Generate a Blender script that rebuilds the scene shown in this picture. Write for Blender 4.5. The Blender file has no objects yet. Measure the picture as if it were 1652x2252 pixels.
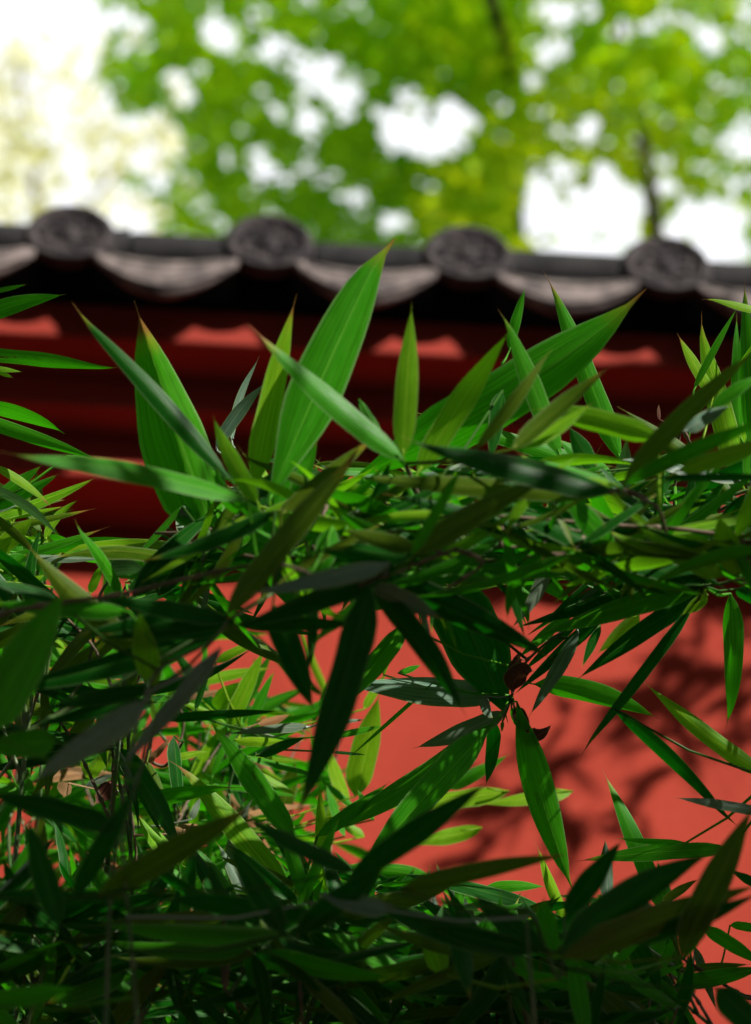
import bpy, math, random
from mathutils import Vector, Matrix, noise as mnoise

SC = bpy.context.scene
COL = SC.collection
R = math.radians

# ------------------------------------------------------------------ camera
PITCH, ROLL = 42.0, 3.0
cam_d = bpy.data.cameras.new('camera')
cam = bpy.data.objects.new('camera', cam_d)
COL.objects.link(cam)
CAM_POS = Vector((0, 0, 1.5))
CM = Matrix.Rotation(R(90 + PITCH), 3, 'X') @ Matrix.Rotation(R(ROLL), 3, 'Z')
cam.matrix_world = Matrix.Translation(CAM_POS) @ CM.to_4x4()
cam_d.sensor_fit = 'HORIZONTAL'
cam_d.sensor_width = 24.0
cam_d.lens = 85.0
cam_d.clip_start = 0.05
cam_d.clip_end = 2000
cam_d.dof.use_dof = True
cam_d.dof.focus_distance = 1.97
cam_d.dof.aperture_fstop = 4.7
cam_d.dof.aperture_blades = 0
SC.camera = cam

# ------------------------------------------------------------------ light
SUN_AZ, SUN_EL = 40.0, 31.0        # azimuth to the right of the wall's normal, behind the camera
S2SUN = Vector((math.sin(R(SUN_AZ)) * math.cos(R(SUN_EL)), -math.cos(R(SUN_AZ)) * math.cos(R(SUN_EL)), math.sin(R(SUN_EL))))
world = bpy.data.worlds.new("World")
SC.world = world
world.use_nodes = True
wn, wl = world.node_tree.nodes, world.node_tree.links
wn.clear()
sky = wn.new('ShaderNodeTexSky')
sky.sky_type = 'NISHITA'
sky.sun_disc = False
sky.sun_elevation = R(SUN_EL)
sky.sun_rotation = math.atan2(S2SUN.x, S2SUN.y)
sky.air_density = 1.0
sky.dust_density = 6.0
sky.ozone_density = 1.0
mixw = wn.new('ShaderNodeMix'); mixw.data_type = 'RGBA'
mixw.inputs[0].default_value = 0.85
bg = wn.new('ShaderNodeBackground')
bg.inputs['Strength'].default_value = 0.15
wo = wn.new('ShaderNodeOutputWorld')
wl.new(sky.outputs[0], mixw.inputs[6])
cl = wn.new('ShaderNodeTexNoise'); cl.inputs['Scale'].default_value = 2.2; cl.inputs['Detail'].default_value = 3
cc = wn.new('ShaderNodeTexCoord'); wl.new(cc.outputs['Generated'], cl.inputs['Vector'])
cr = wn.new('ShaderNodeMapRange'); cr.inputs[3].default_value = 6.2; cr.inputs[4].default_value = 8.0
wl.new(cl.outputs[0], cr.inputs[0])
cw = wn.new('ShaderNodeMix'); cw.data_type = 'RGBA'; cw.blend_type = 'MULTIPLY'; cw.inputs[0].default_value = 1
wl.new(cr.outputs[0], cw.inputs[6]); cw.inputs[7].default_value = (0.97, 0.98, 1.0, 1)
wl.new(cw.outputs[2], mixw.inputs[7])       # bright thin cloud over nearly the whole sky
wl.new(mixw.outputs[2], bg.inputs[0])
wl.new(bg.outputs[0], wo.inputs[0])

sun_d = bpy.data.lights.new('sun', 'SUN')
sun_d.energy = 5.0
sun_d.angle = R(0.53)
sun_d.color = (1.0, 0.955, 0.88)
sun = bpy.data.objects.new('sun', sun_d)
COL.objects.link(sun)
sun.rotation_euler = S2SUN.to_track_quat('Z', 'Y').to_euler()
sun.location = (3, -3, 6)

SC.view_settings.view_transform = 'Standard'
SC.view_settings.look = 'None'
SC.view_settings.gamma = 1
SC.view_settings.exposure = 0.5
SC.view_settings.use_curve_mapping = False
SC.cycles.max_bounces = 8
SC.cycles.use_denoising = True

# ------------------------------------------------------------------ helpers
F = 1652 * 85 / 24.0               # focal length in photo pixels (picture 1652 wide)
GX = 0.635627


def unproj(x, y, d):
    return CAM_POS + CM @ Vector(((x - 826) / F * d, -(y - 1126) / F * d, -d))


def ray_dir(x, y):
    return CM @ Vector(((x - 826) / F, -(y - 1126) / F, -1))


def z_at(row, yw, x=826):
    r = ray_dir(x, row)
    return CAM_POS.z + r.z * (yw - CAM_POS.y) / r.y


def link(name, verts, faces, mat, parent=None, smooth=True, uvs=None):
    me = bpy.data.meshes.new(name)
    me.from_pydata([tuple(v) for v in verts], [], faces)
    if uvs is not None:
        ul = me.uv_layers.new(name='UVMap')
        flat = []
        for p in faces:
            for i in p:
                flat.extend(uvs[i])
        ul.data.foreach_set('uv', flat)
    if smooth:
        me.polygons.foreach_set('use_smooth', [True] * len(me.polygons))
    me.materials.append(mat)
    me.update()
    o = bpy.data.objects.new(name, me)
    COL.objects.link(o)
    if parent is not None:
        o.parent = parent
    return o


def thing(name, label, cat, loc=(0, 0, 0), group=None):
    o = bpy.data.objects.new(name, None)
    COL.objects.link(o)
    o.location = loc
    o.empty_display_size = 0.05
    o['label'] = label
    o['category'] = cat
    if group:
        o['group'] = group
    return o


def child_mesh(name, verts, faces, mat, parent, smooth=True, uvs=None):
    """mesh given in world coordinates, parented to a thing"""
    off = Vector(parent.location)
    q = parent.parent
    while q is not None:
        off += Vector(q.location); q = q.parent
    return link(name, [Vector(v) - off for v in verts], faces, mat, parent, smooth, uvs)


def tube(pts, rads, n=6, cap=True):
    vs, fs = [], []
    up = Vector((0.13, 0.21, 0.97))
    for i, p in enumerate(pts):
        a = pts[max(i - 1, 0)]; b = pts[min(i + 1, len(pts) - 1)]
        t = (b - a)
        t = t.normalized() if t.length > 1e-9 else Vector((0, 0, 1))
        s = t.cross(up)
        if s.length < 0.05:
            s = t.cross(Vector((1, 0, 0)))
        s.normalize()
        u = s.cross(t)
        for k in range(n):
            an = 2 * math.pi * k / n
            vs.append(p + (s * math.cos(an) + u * math.sin(an)) * rads[i])
    for i in range(len(pts) - 1):
        for k in range(n):
            a = i * n + k; b = i * n + (k + 1) % n
            fs.append((a, b, b + n, a + n))
    if cap:
        fs.append(tuple(range(n))[::-1])
        m = (len(pts) - 1) * n
        fs.append(tuple(range(m, m + n)))
    return vs, fs


def box(x0, x1, y0, y1, z0, z1):
    v = [Vector(p) for p in ((x0, y0, z0), (x1, y0, z0), (x1, y1, z0), (x0, y1, z0), (x0, y0, z1), (x1, y0, z1), (x1, y1, z1), (x0, y1, z1))]
    f = [(0, 3, 2, 1), (4, 5, 6, 7), (0, 1, 5, 4), (1, 2, 6, 5), (2, 3, 7, 6), (3, 0, 4, 7)]
    return v, f


def bevel(o, w, seg=2):
    m = o.modifiers.new('bevel', 'BEVEL'); m.width = w; m.segments = seg; m.limit_method = 'ANGLE'
    return o


# ------------------------------------------------------------------ materials
def new_mat(name):
    m = bpy.data.materials.new(name)
    m.use_nodes = True
    nt = m.node_tree
    nt.nodes.clear()
    return m, nt


def N(nt, typ, **kw):
    n = nt.nodes.new(typ)
    for k, v in kw.items():
        setattr(n, k, v)
    return n


def mixc(nt, fac, a, b, blend='MIX'):
    n = nt.nodes.new('ShaderNodeMix'); n.data_type = 'RGBA'; n.blend_type = blend
    for idx, val in ((0, fac), (6, a), (7, b)):
        if hasattr(val, 'is_output'):
            nt.links.new(val, n.inputs[idx])
        elif idx == 0:
            n.inputs[0].default_value = val
        else:
            n.inputs[idx].default_value = (*val, 1)
    return n.outputs[2]


def math_n(nt, op, a, b=None, c=None, clamp=False):
    n = nt.nodes.new('ShaderNodeMath'); n.operation = op; n.use_clamp = clamp
    for i, v in enumerate((a, b, c)):
        if v is None:
            continue
        if hasattr(v, 'is_output'):
            nt.links.new(v, n.inputs[i])
        else:
            n.inputs[i].default_value = v
    return n.outputs[0]


def ramp(nt, src, a, b):
    n = nt.nodes.new('ShaderNodeMapRange'); n.interpolation_type = 'SMOOTHSTEP'
    nt.links.new(src, n.inputs[0])
    n.inputs[1].default_value = a; n.inputs[2].default_value = b
    return n.outputs[0]


def noise_tex(nt, vec, scale, detail=3, rough=0.55, dims='3D'):
    n = nt.nodes.new('ShaderNodeTexNoise'); n.noise_dimensions = dims
    n.inputs['Scale'].default_value = scale; n.inputs['Detail'].default_value = detail; n.inputs['Roughness'].default_value = rough
    if vec is not None:
        nt.links.new(vec, n.inputs['Vector'])
    return n.outputs[0]


def rough_mat(name, c1, c2, scale=20, rough=0.85, bump=0.3, bscale=120, bdist=0.002, spec=0.3, c3=None):
    m, nt = new_mat(name)
    tc = N(nt, 'ShaderNodeTexCoord')
    geo = N(nt, 'ShaderNodeNewGeometry')
    pos = geo.outputs['Position']
    f = ramp(nt, noise_tex(nt, pos, scale, 5), 0.35, 0.65)
    col = mixc(nt, f, c1, c2)
    if c3:
        col = mixc(nt, ramp(nt, noise_tex(nt, pos, scale * 3.1, 6, 0.7), 0.55, 0.72), col, c3)
    p = N(nt, 'ShaderNodeBsdfPrincipled')
    p.inputs['Roughness'].default_value = rough
    p.inputs['Specular IOR Level'].default_value = spec
    nt.links.new(col, p.inputs['Base Color'])
    b = N(nt, 'ShaderNodeBump'); b.inputs['Strength'].default_value = bump; b.inputs['Distance'].default_value = bdist
    nt.links.new(noise_tex(nt, pos, bscale, 4, 0.6), b.inputs['Height'])
    nt.links.new(b.outputs[0], p.inputs['Normal'])
    o = N(nt, 'ShaderNodeOutputMaterial')
    nt.links.new(p.outputs[0], o.inputs[0])
    return m


def leaf_mat(name, base, trans, under, trw=0.4, rough=0.36, dry=(0.30, 0.15, 0.03), spec=0.2):
    m, nt = new_mat(name)
    uv = N(nt, 'ShaderNodeUVMap'); uv.uv_map = 'UVMap'
    sep = N(nt, 'ShaderNodeSeparateXYZ'); nt.links.new(uv.outputs[0], sep.inputs[0])
    u, v = sep.outputs[0], sep.outputs[1]
    oi = N(nt, 'ShaderNodeObjectInfo'); rnd = oi.outputs['Random']
    # fine parallel veins along the blade
    comb = N(nt, 'ShaderNodeCombineXYZ')
    nt.links.new(math_n(nt, 'MULTIPLY', u, 1.6), comb.inputs[0])
    nt.links.new(math_n(nt, 'MULTIPLY', v, 24.0), comb.inputs[1])
    nt.links.new(math_n(nt, 'MULTIPLY', rnd, 57.0), comb.inputs[2])
    st = noise_tex(nt, comb.outputs[0], 1.0, 3, 0.6)
    vein = ramp(nt, st, 0.34, 0.66)
    # mottling, stretched along the blade
    comb2 = N(nt, 'ShaderNodeCombineXYZ')
    nt.links.new(math_n(nt, 'MULTIPLY', u, 9.0), comb2.inputs[0])
    nt.links.new(math_n(nt, 'MULTIPLY', v, 7.0), comb2.inputs[1])
    nt.links.new(math_n(nt, 'MULTIPLY', rnd, 91.0), comb2.inputs[2])
    mo = ramp(nt, noise_tex(nt, comb2.outputs[0], 1.0, 4, 0.65), 0.35, 0.7)
    geo = N(nt, 'ShaderNodeNewGeometry')
    c = mixc(nt, geo.outputs['Backfacing'], base, under)
    c = mixc(nt, math_n(nt, 'MULTIPLY', vein, 0.78), c, tuple(x * 0.36 for x in base))
    c = mixc(nt, math_n(nt, 'MULTIPLY', mo, 0.35), c, (base[0] * 2.0 + 0.004, base[1] * 1.3, base[2]))
    # midrib, and pale margin strengthened to paint in a sunlit rim
    vd = math_n(nt, 'ABSOLUTE', math_n(nt, 'SUBTRACT', v, 0.5))
    rib = math_n(nt, 'SUBTRACT', 1.0, ramp(nt, vd, 0.012, 0.035))
    c = mixc(nt, math_n(nt, 'MULTIPLY', rib, 0.55), c, (min(base[0] * 2.5 + .08, .6), min(base[1] * 1.6 + .06, .6), base[2] * 2 + .03))
    mar = ramp(nt, vd, 0.43, 0.49)
    c = mixc(nt, math_n(nt, 'MULTIPLY', mar, 0.6), c, (0.26 + base[0], 0.36 + base[1] * .4, 0.18))
    # hue shift per leaf
    c = mixc(nt, math_n(nt, 'MULTIPLY', rnd, 0.3), c, (base[0] * 2.4 + .004, base[1] * 1.1, base[2]))
    # dry tip
    at = N(nt, 'ShaderNodeAttribute'); at.attribute_type = 'OBJECT'; at.attribute_name = 'dry'
    edge = math_n(nt, 'SUBTRACT', 0.985, math_n(nt, 'MULTIPLY', at.outputs['Fac'], 0.16))
    un = math_n(nt, 'ADD', u, math_n(nt, 'MULTIPLY', math_n(nt, 'SUBTRACT', st, 0.5), 0.14))
    dfac = math_n(nt, 'MULTIPLY', math_n(nt, 'SUBTRACT', un, edge), 22.0, clamp=True)
    yfac = math_n(nt, 'MULTIPLY', math_n(nt, 'SUBTRACT', un, math_n(nt, 'SUBTRACT', edge, 0.08)), 9.0, clamp=True)
    yfac = math_n(nt, 'MULTIPLY', yfac, 0.8)
    c = mixc(nt, yfac, c, (0.34, 0.30, 0.02))
    c = mixc(nt, dfac, c, dry)
    # mould spots
    as_ = N(nt, 'ShaderNodeAttribute'); as_.attribute_type = 'OBJECT'; as_.attribute_name = 'spots'
    comb3 = N(nt, 'ShaderNodeCombineXYZ')
    nt.links.new(math_n(nt, 'MULTIPLY', u, 7.0), comb3.inputs[0])
    nt.links.new(math_n(nt, 'MULTIPLY', v, 3.0), comb3.inputs[1])
    nt.links.new(math_n(nt, 'MULTIPLY', rnd, 33.0), comb3.inputs[2])
    sn = noise_tex(nt, comb3.outputs[0], 1.0, 6, 0.75)
    sf = math_n(nt, 'MULTIPLY', ramp(nt, sn, 0.60, 0.66), as_.outputs['Fac'], clamp=True)
    c = mixc(nt, sf, c, (0.008, 0.012, 0.004))
    sn2 = noise_tex(nt, comb3.outputs[0], 14.0, 2, 0.5)
    c = mixc(nt, math_n(nt, 'MULTIPLY', ramp(nt, sn2, 0.70, 0.74), 0.55), c, (0.05, 0.035, 0.01))
    p = N(nt, 'ShaderNodeBsdfPrincipled')
    nt.links.new(c, p.inputs['Base Color'])
    nt.links.new(math_n(nt, 'ADD', rough, math_n(nt, 'MULTIPLY', mo, 0.16)), p.inputs['Roughness'])
    p.inputs['Specular IOR Level'].default_value = spec
    b = N(nt, 'ShaderNodeBump'); b.inputs['Strength'].default_value = 0.5; b.inputs['Distance'].default_value = 0.0004
    nt.links.new(st, b.inputs['Height']); nt.links.new(b.outputs[0], p.inputs['Normal'])
    tr = N(nt, 'ShaderNodeBsdfTranslucent')
    tcol = mixc(nt, math_n(nt, 'MAXIMUM', dfac, sf), mixc(nt, math_n(nt, 'MULTIPLY', vein, 0.6), trans, tuple(x * .45 for x in trans)), (0.12, 0.06, 0.02))
    nt.links.new(tcol, tr.inputs[0])
    ms = N(nt, 'ShaderNodeMixShader'); ms.inputs[0].default_value = trw
    nt.links.new(p.outputs[0], ms.inputs[1]); nt.links.new(tr.outputs[0], ms.inputs[2])
    o = N(nt, 'ShaderNodeOutputMaterial'); nt.links.new(ms.outputs[0], o.inputs[0])
    return m


LM = {
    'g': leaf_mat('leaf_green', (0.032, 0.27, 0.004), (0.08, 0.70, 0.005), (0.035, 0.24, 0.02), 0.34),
    'y': leaf_mat('leaf_yellow_green_backlit', (0.14, 0.42, 0.008), (0.28, 0.85, 0.01), (0.11, 0.26, 0.03)),  # base raised to give the blades a backlit look
    'd': leaf_mat('leaf_deep_green_shaded', (0.004, 0.082, 0.004), (0.012, 0.36, 0.006), (0.005, 0.085, 0.006), 0.22, 0.36, spec=0.13),  # deep green darkened further, putting the blades' shade into the colour
    'p': leaf_mat('leaf_glaucous_sheen', (0.14, 0.28, 0.20), (0.10, 0.34, 0.06), (0.14, 0.23, 0.15), 0.2, 0.38, spec=0.4),  # glaucous base lightened to paint in the sky's sheen
    'o': leaf_mat('leaf_olive', (0.055, 0.14, 0.005), (0.16, 0.42, 0.01), (0.06, 0.14, 0.006), 0.25, spec=0.15),
    't': leaf_mat('leaf_dry_tan', (0.34, 0.22, 0.10), (0.35, 0.20, 0.08), (0.30, 0.20, 0.11), 0.25, 0.6),
    'b': leaf_mat('leaf_dry_brown', (0.10, 0.038, 0.026), (0.14, 0.05, 0.02), (0.17, 0.08, 0.06), 0.15, 0.6, dry=(0.09, 0.035, 0.025)),
}
M_CULM = rough_mat('culm_green', (0.05, 0.13, 0.03), (0.12, 0.17, 0.06), 30, 0.45, 0.15, 300, 0.0004, 0.4)
M_TWIG = rough_mat('twig_tan', (0.20, 0.13, 0.09), (0.10, 0.08, 0.04), 60, 0.6, 0.3, 400, 0.0005, 0.3)
M_WALL = rough_mat('red_stucco', (0.35, 0.040, 0.022), (0.31, 0.034, 0.019), 5.5, 0.9, 0.5, 60, 0.003, 0.2, (0.38, 0.050, 0.029))
M_CORN = rough_mat('red_painted_cornice', (0.34, 0.040, 0.026), (0.28, 0.032, 0.02), 6, 0.85, 0.25, 90, 0.001, 0.2)
M_SOF = rough_mat('eave_recess_shade', (0.025, 0.010, 0.008), (0.04, 0.014, 0.010), 9, 0.9, 0.3, 90, 0.001, 0.2)  # near-black colour paints in the shade of the under-eave recess
M_TILE = rough_mat('dark_clay_tile', (0.018, 0.015, 0.018), (0.052, 0.042, 0.045), 26, 0.75, 0.6, 110, 0.003, 0.25, (0.12, 0.10, 0.094))
M_DRIP = rough_mat('weathered_drip_tile', (0.25, 0.205, 0.195), (0.085, 0.07, 0.07), 30, 0.8, 0.6, 130, 0.003, 0.3, (0.36, 0.30, 0.27))
M_RIDGE = rough_mat('ridge_clay', (0.016, 0.015, 0.017), (0.034, 0.032, 0.034), 18, 0.8, 0.5, 90, 0.003, 0.3)
M_BARK = rough_mat('bark', (0.03, 0.022, 0.016), (0.06, 0.045, 0.035), 14, 0.95, 0.9, 40, 0.01, 0.2)
M_GROUND = rough_mat('earth_ground', (0.030, 0.024, 0.018), (0.045, 0.036, 0.026), 2.5, 0.95, 0.6, 30, 0.02, 0.2, (0.02, 0.03, 0.012))
M_PAVE = rough_mat('paving_stone', (0.055, 0.052, 0.05), (0.085, 0.08, 0.075), 2.2, 0.9, 0.4, 60, 0.003, 0.25)


def crown_mat(name, c1, c2, c3, tr, trw=0.45):
    m, nt = new_mat(name)
    geo = N(nt, 'ShaderNodeNewGeometry')
    rnd = geo.outputs['Random Per Island']
    c = mixc(nt, ramp(nt, rnd, 0.0, 0.6), c1, c2)
    c = mixc(nt, ramp(nt, rnd, 0.72, 0.95), c, c3)
    big = ramp(nt, noise_tex(nt, geo.outputs['Position'], 0.9, 2), 0.4, 0.6)
    c = mixc(nt, math_n(nt, 'MULTIPLY', big, 0.6), c, c3)  # bright clumps paint sunlit highlights into the leaf colour
    p = N(nt, 'ShaderNodeBsdfPrincipled'); p.inputs['Roughness'].default_value = 0.5
    p.inputs['Specular IOR Level'].default_value = 0.15
    nt.links.new(c, p.inputs['Base Color'])
    t = N(nt, 'ShaderNodeBsdfTranslucent')
    nt.links.new(mixc(nt, big, tr, tuple(min(x * 1.5, .9) for x in tr)), t.inputs[0])
    ms = N(nt, 'ShaderNodeMixShader'); ms.inputs[0].default_value = trw
    nt.links.new(p.outputs[0], ms.inputs[1]); nt.links.new(t.outputs[0], ms.inputs[2])
    o = N(nt, 'ShaderNodeOutputMaterial'); nt.links.new(ms.outputs[0], o.inputs[0])
    return m


M_CROWN1 = crown_mat('crown_leaf_green', (0.015, 0.12, 0.003), (0.11, 0.32, 0.004), (0.42, 0.66, 0.004), (0.38, 0.84, 0.003))
M_CROWN2 = crown_mat('crown_leaf_lime', (0.04, 0.19, 0.003), (0.18, 0.46, 0.004), (0.52, 0.72, 0.005), (0.50, 0.90, 0.003))
SKY_BLOCKER_N = 30000
M_SKY_BLOCKER = crown_mat('crown_leaf_sky_blocker', (0.02, 0.05, 0.012), (0.03, 0.07, 0.015), (0.04, 0.09, 0.02), (0.03, 0.08, 0.01), 0.15)
M_CROWN3 = crown_mat('crown_leaf_overexposed', (0.46, 0.52, 0.28), (0.55, 0.54, 0.26), (0.62, 0.62, 0.42), (0.8, 0.8, 0.3), 0.4)  # bleached leaf colour stands in for overexposure

# ------------------------------------------------------------------ ground
WY = 3.05
v, f = [], []
n = 24
for i in range(n + 1):
    for j in range(n + 1):
        x = (i / n * 2 - 1); y = (j / n * 2 - 1)
        v.append(Vector((x * abs(x) * 600, y * abs(y) * 600, 0)))
for i in range(n):
    for j in range(n):
        a = i * (n + 1) + j
        f.append((a, a + n + 1, a + n + 2, a + 1))
g = link('ground', v, f, M_GROUND); g['kind'] = 'structure'
v, f = box(-8, 8, -3.5, 0.45, -0.05, 0.03)
pv = link('path', v, f, M_PAVE, smooth=False); pv['kind'] = 'structure'
bevel(pv, 0.008)

# ------------------------------------------------------------------ wall with tiled coping
X0, X1 = -4.5, 4.5
wall = thing('courtyard_wall', 'red plastered wall with stepped cornice and dark clay tile coping behind the bamboo', 'wall', (0, WY, 0))
Y1, Y2, Y3 = WY - 0.27, WY - 0.187, WY - 0.123
zf1t, zf1b = z_at(700, Y1), z_at(775, Y1)
zf2b = z_at(925, Y2); zf3b = z_at(1078, Y3)
v, f = box(X0, X1, WY, WY + 0.42, 0.0, zf1t)
child_mesh('wall_face', v, f, M_WALL, wall, smooth=False)
for nm, yy, za, zb in (('cornice_course', Y1, zf1b, zf1t), ('cornice_course', Y2, zf2b, zf1b - 0.0005), ('cornice_course', Y3, zf3b, zf2b - 0.0005)):
    v, f = box(X0, X1, yy, WY - 0.0005, zb if zb < za else za, max(za, zb))
    o = child_mesh(nm, v, f, M_CORN, wall, smooth=False)
    bevel(o, 0.006, 3)
YD = WY - 0.335                                   # plane of the drip tiles and discs
ZD = z_at(556, YD)
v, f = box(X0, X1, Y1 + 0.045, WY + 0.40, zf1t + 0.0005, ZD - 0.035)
child_mesh('eave_shade_board', v, f, M_SOF, wall, smooth=False)  # dark board stands in for the shaded gap under the tiles
PIT = 438 / F * ((unproj(826, 556, 1) - CAM_POS).length and (CM.inverted() @ (Vector((0, YD, ZD)) - CAM_POS)).z * -1)
RC = 0.064
xc0 = None
# x of the second cap from its pixel
r = ray_dir(590, 543); xc1 = r.x * YD / r.y


def lathe_disc(cx, cz, prof, nseg=36, tilt=4.0):
    """profile of (radius, out) turned about the wall's normal; tilted slightly skyward"""
    vs, fs = [], []
    ct, stl = math.cos(R(tilt)), math.sin(R(tilt))
    for (rr, out) in prof:
        for k in range(nseg):
            a = 2 * math.pi * k / nseg
            px, pz = rr * math.cos(a), rr * math.sin(a)
            vs.append(Vector((cx + px, YD - out * ct + pz * stl, cz + pz * ct + out * stl)))
    for i in range(len(prof) - 1):
        for k in range(nseg):
            a = i * nseg + k; b = i * nseg + (k + 1) % nseg
            fs.append((a, b, b + nseg, a + nseg))
    fs.append(tuple(range((len(prof) - 1) * nseg, len(prof) * nseg)))
    return vs, fs


rr_ = random.Random(5)
k0 = math.floor((X0 + 0.2 - xc1) / PIT) + 1
k1 = math.floor((X1 - 0.2 - xc1) / PIT)
for k in range(k0, k1 + 1):
    cx = xc1 + k * PIT
    cz = ZD + rr_.uniform(-0.002, 0.002)
    vis = abs(cx) < 1.6
    ns = 36 if vis else 14
    # barrel tile: half tube running back up the slope
    vs, fs = [], []
    nb = 16
    L = 0.30
    for (t, rad) in ((0.0, RC * 0.97), (0.02, RC * 0.97), (0.03, RC * 0.94), (0.5, RC * .93), (1.0, RC * .9)):
        for j in range(nb + 1):
            a = -0.15 * math.pi + 1.3 * math.pi * j / nb
            vs.append(Vector((cx + rad * math.cos(a), YD + 0.002 + t * L, cz + rad * math.sin(a) + t * L * 0.36)))
    for i in range(4):
        for j in range(nb):
            a = i * (nb + 1) + j
            fs.append((a, a + 1, a + nb + 2, a + nb + 1))
    bt = child_mesh('barrel_tile', vs, fs, M_TILE, wall)
    so = bt.modifiers.new('thick', 'SOLIDIFY'); so.thickness = 0.008
    prof = [(RC * .96, -0.012), (RC * 1.0, 0.0), (RC * 1.0, 0.010), (RC * .97, 0.013), (RC * .83, 0.013), (RC * .79, 0.006), (RC * .62, 0.004), (RC * .55, 0.008), (RC * .48, 0.004), (RC * .26, 0.004), (RC * .2, 0.011), (RC * .05, 0.014)]
    v, f = lathe_disc(cx, cz, prof, ns)
    dsc = child_mesh('tile_end', v, f, M_TILE, bt)
    if vis:   # moulded relief on the end disc: curling petals round the boss
        vs, fs = [], []
        for q in range(8):
            a0 = 2 * math.pi * q / 8 + 0.2
            pts = []
            for s in range(7):
                t = s / 6
                a = a0 + 0.75 * t
                rad = RC * (0.30 + 0.42 * math.sin(t * math.pi * 0.8))
                pts.append(Vector((cx + rad * math.cos(a), YD - 0.007 + rad * math.sin(a) * 0.07, cz + rad * math.sin(a))))
            tv, tf = tube(pts, [0.0035 - 0.0016 * abs(s / 3 - 1) for s in range(7)], 6)
            base = len(vs); vs += tv; fs += [tuple(i + base for i in p) for p in tf]
        rl = child_mesh('relief', vs, fs, M_TILE, bt)
    # drip tile: crescent lip hanging between this cap and the next, with its channel behind
    dcx = cx + PIT / 2
    hw = PIT / 2 - RC * 0.62
    dep = rr_.uniform(0.105, 0.113)
    skew = rr_.uniform(-0.12, 0.05)
    M = 22
    vs, fs = [], []
    tops, bots = [], []
    for j in range(M + 1):
        s = -1 + 2 * j / M
        top = -0.040 - 0.022 * (1 - s * s)
        sk = s - skew
        bot = -0.064 - (dep - 0.036) * max(0, (1 - abs(s) ** 2.1)) * (1.0 - 0.12 * abs(sk)) 
        bot = min(bot, top - 0.006)
        x = dcx + s * hw
        bul = 0.010 * (1 - s * s)
        tops.append((x, top, bul)); bots.append((x, bot, bul))
    for row in range(5):
        w = row / 4
        for (t, b) in zip(tops, bots):
            zz = t[1] * (1 - w) + b[1] * w
            out = 0.004 + t[2] * 0.5 + 0.006 * math.sin(w * math.pi)
            if row == 4: out -= 0.003
            vs.append(Vector((t[0], YD - out - w * 0.006, cz + 0.012 + zz)))
    for row in range(4):
        for j in range(M):
            a = row * (M + 1) + j
            fs.append((a, a + M + 1, a + M + 2, a + 1))
    dt = child_mesh('drip_tile', vs, fs, M_DRIP, wall)
    so = dt.modifiers.new('thick', 'SOLIDIFY'); so.thickness = 0.012; so.offset = -1
    if vis:   # raised border line and pattern on the lip
        vs2, fs2 = [], []
        for w in (0.2, 0.8):
            pts = []
            for j in range(2, M - 1):
                t, b = tops[j], bots[j]
                zz = t[1] * (1 - w) + b[1] * w
                out = 0.004 + t[2] * 0.5 + 0.006 * math.sin(w * math.pi)
                pts.append(Vector((t[0], YD - out - w * 0.006 - 0.001, cz + 0.012 + zz)))
            tv, tf = tube(pts, [0.0028] * len(pts), 5)
            base = len(vs2); vs2 += tv; fs2 += [tuple(i + base for i in p) for p in tf]
        child_mesh('border', vs2, fs2, M_DRIP, dt)
    # pan tile channel behind
    vs, fs = [], []
    for t in (0.0, 1.0):
        for (x, tp, bl) in tops[::3]:
            vs.append(Vector((x, YD + 0.002 + t * 0.30, cz + 0.010 + tp + t * 0.30 * 0.36)))
    mcount = len(tops[::3])
    for j in range(mcount - 1):
        fs.append((j, j + 1, j + 1 + mcount, j + mcount))
    pt = child_mesh('pan_tile', vs, fs, M_RIDGE, wall)
    so = pt.modifiers.new('thick', 'SOLIDIFY'); so.thickness = 0.012

# ridge roll behind the tile ends, laid in separate lengths
YR = YD + 0.13
ztop = z_at(557, YR + 0.045)
rl = 0.292
x = X0
i = 0
while x < X1:
    xe = min(x + rl, X1)
    pts = [Vector((x + 0.001, YR + 0.045, ztop - 0.045)), Vector((x + 0.010, YR + 0.045, ztop - 0.045)), Vector((xe - 0.014, YR + 0.045, ztop - 0.045)), Vector((xe - 0.002, YR + 0.045, ztop - 0.045))]
    dz = rr_.uniform(-0.003, 0.003)
    v, f = tube([p + Vector((0, 0, dz)) for p in pts], [0.043, 0.046, 0.046, 0.050], 18)
    child_mesh('ridge_tile', v, f, M_RIDGE, wall)
    x = xe
    i += 1
v, f = box(X0, X1, YR + 0.012, YR + 0.20, ZD - 0.03, ztop - 0.055)
child_mesh('ridge_core', v, f, M_RIDGE, wall, smooth=False)

# ------------------------------------------------------------------ trees behind the wall
HOLES = [  # (x, y, rx, ry) openings in the crowns where the white sky shows, photo pixels
    (690, 150, 62, 50), (945, 285, 125, 68), (1280, 470, 150, 120), (1560, 510, 120, 85), (745, 205, 60, 34), (610, 100, 48, 40),
    (1255, 20, 75, 35), (1470, 40, 60, 28), (1555, 85, 48, 36), (480, 70, 48, 46), (400, 195, 48, 44), (520, 110, 34, 26), (870, 490, 60, 28),
    (680, 270, 44, 40), (590, 385, 60, 36), (1290, 285, 52, 36), (1640, 300, 45, 60), (1170, 178, 36, 22), (1105, 235, 26, 30), (310, 60, 44, 40),
    (1230, 100, 44, 34), (1460, 398, 32, 28), (300, 480, 70, 70), (780, 440, 44, 26), (1640, 30, 30, 50), (350, 320, 60, 80), (720, 395, 34, 26),
    (1580, 190, 34, 30), (1000, 215, 36, 26), (930, 190, 28, 18), (1365, 65, 36, 30), (930, 540, 26, 22), (560, 25, 34, 22), (760, 265, 30, 24)]


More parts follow.
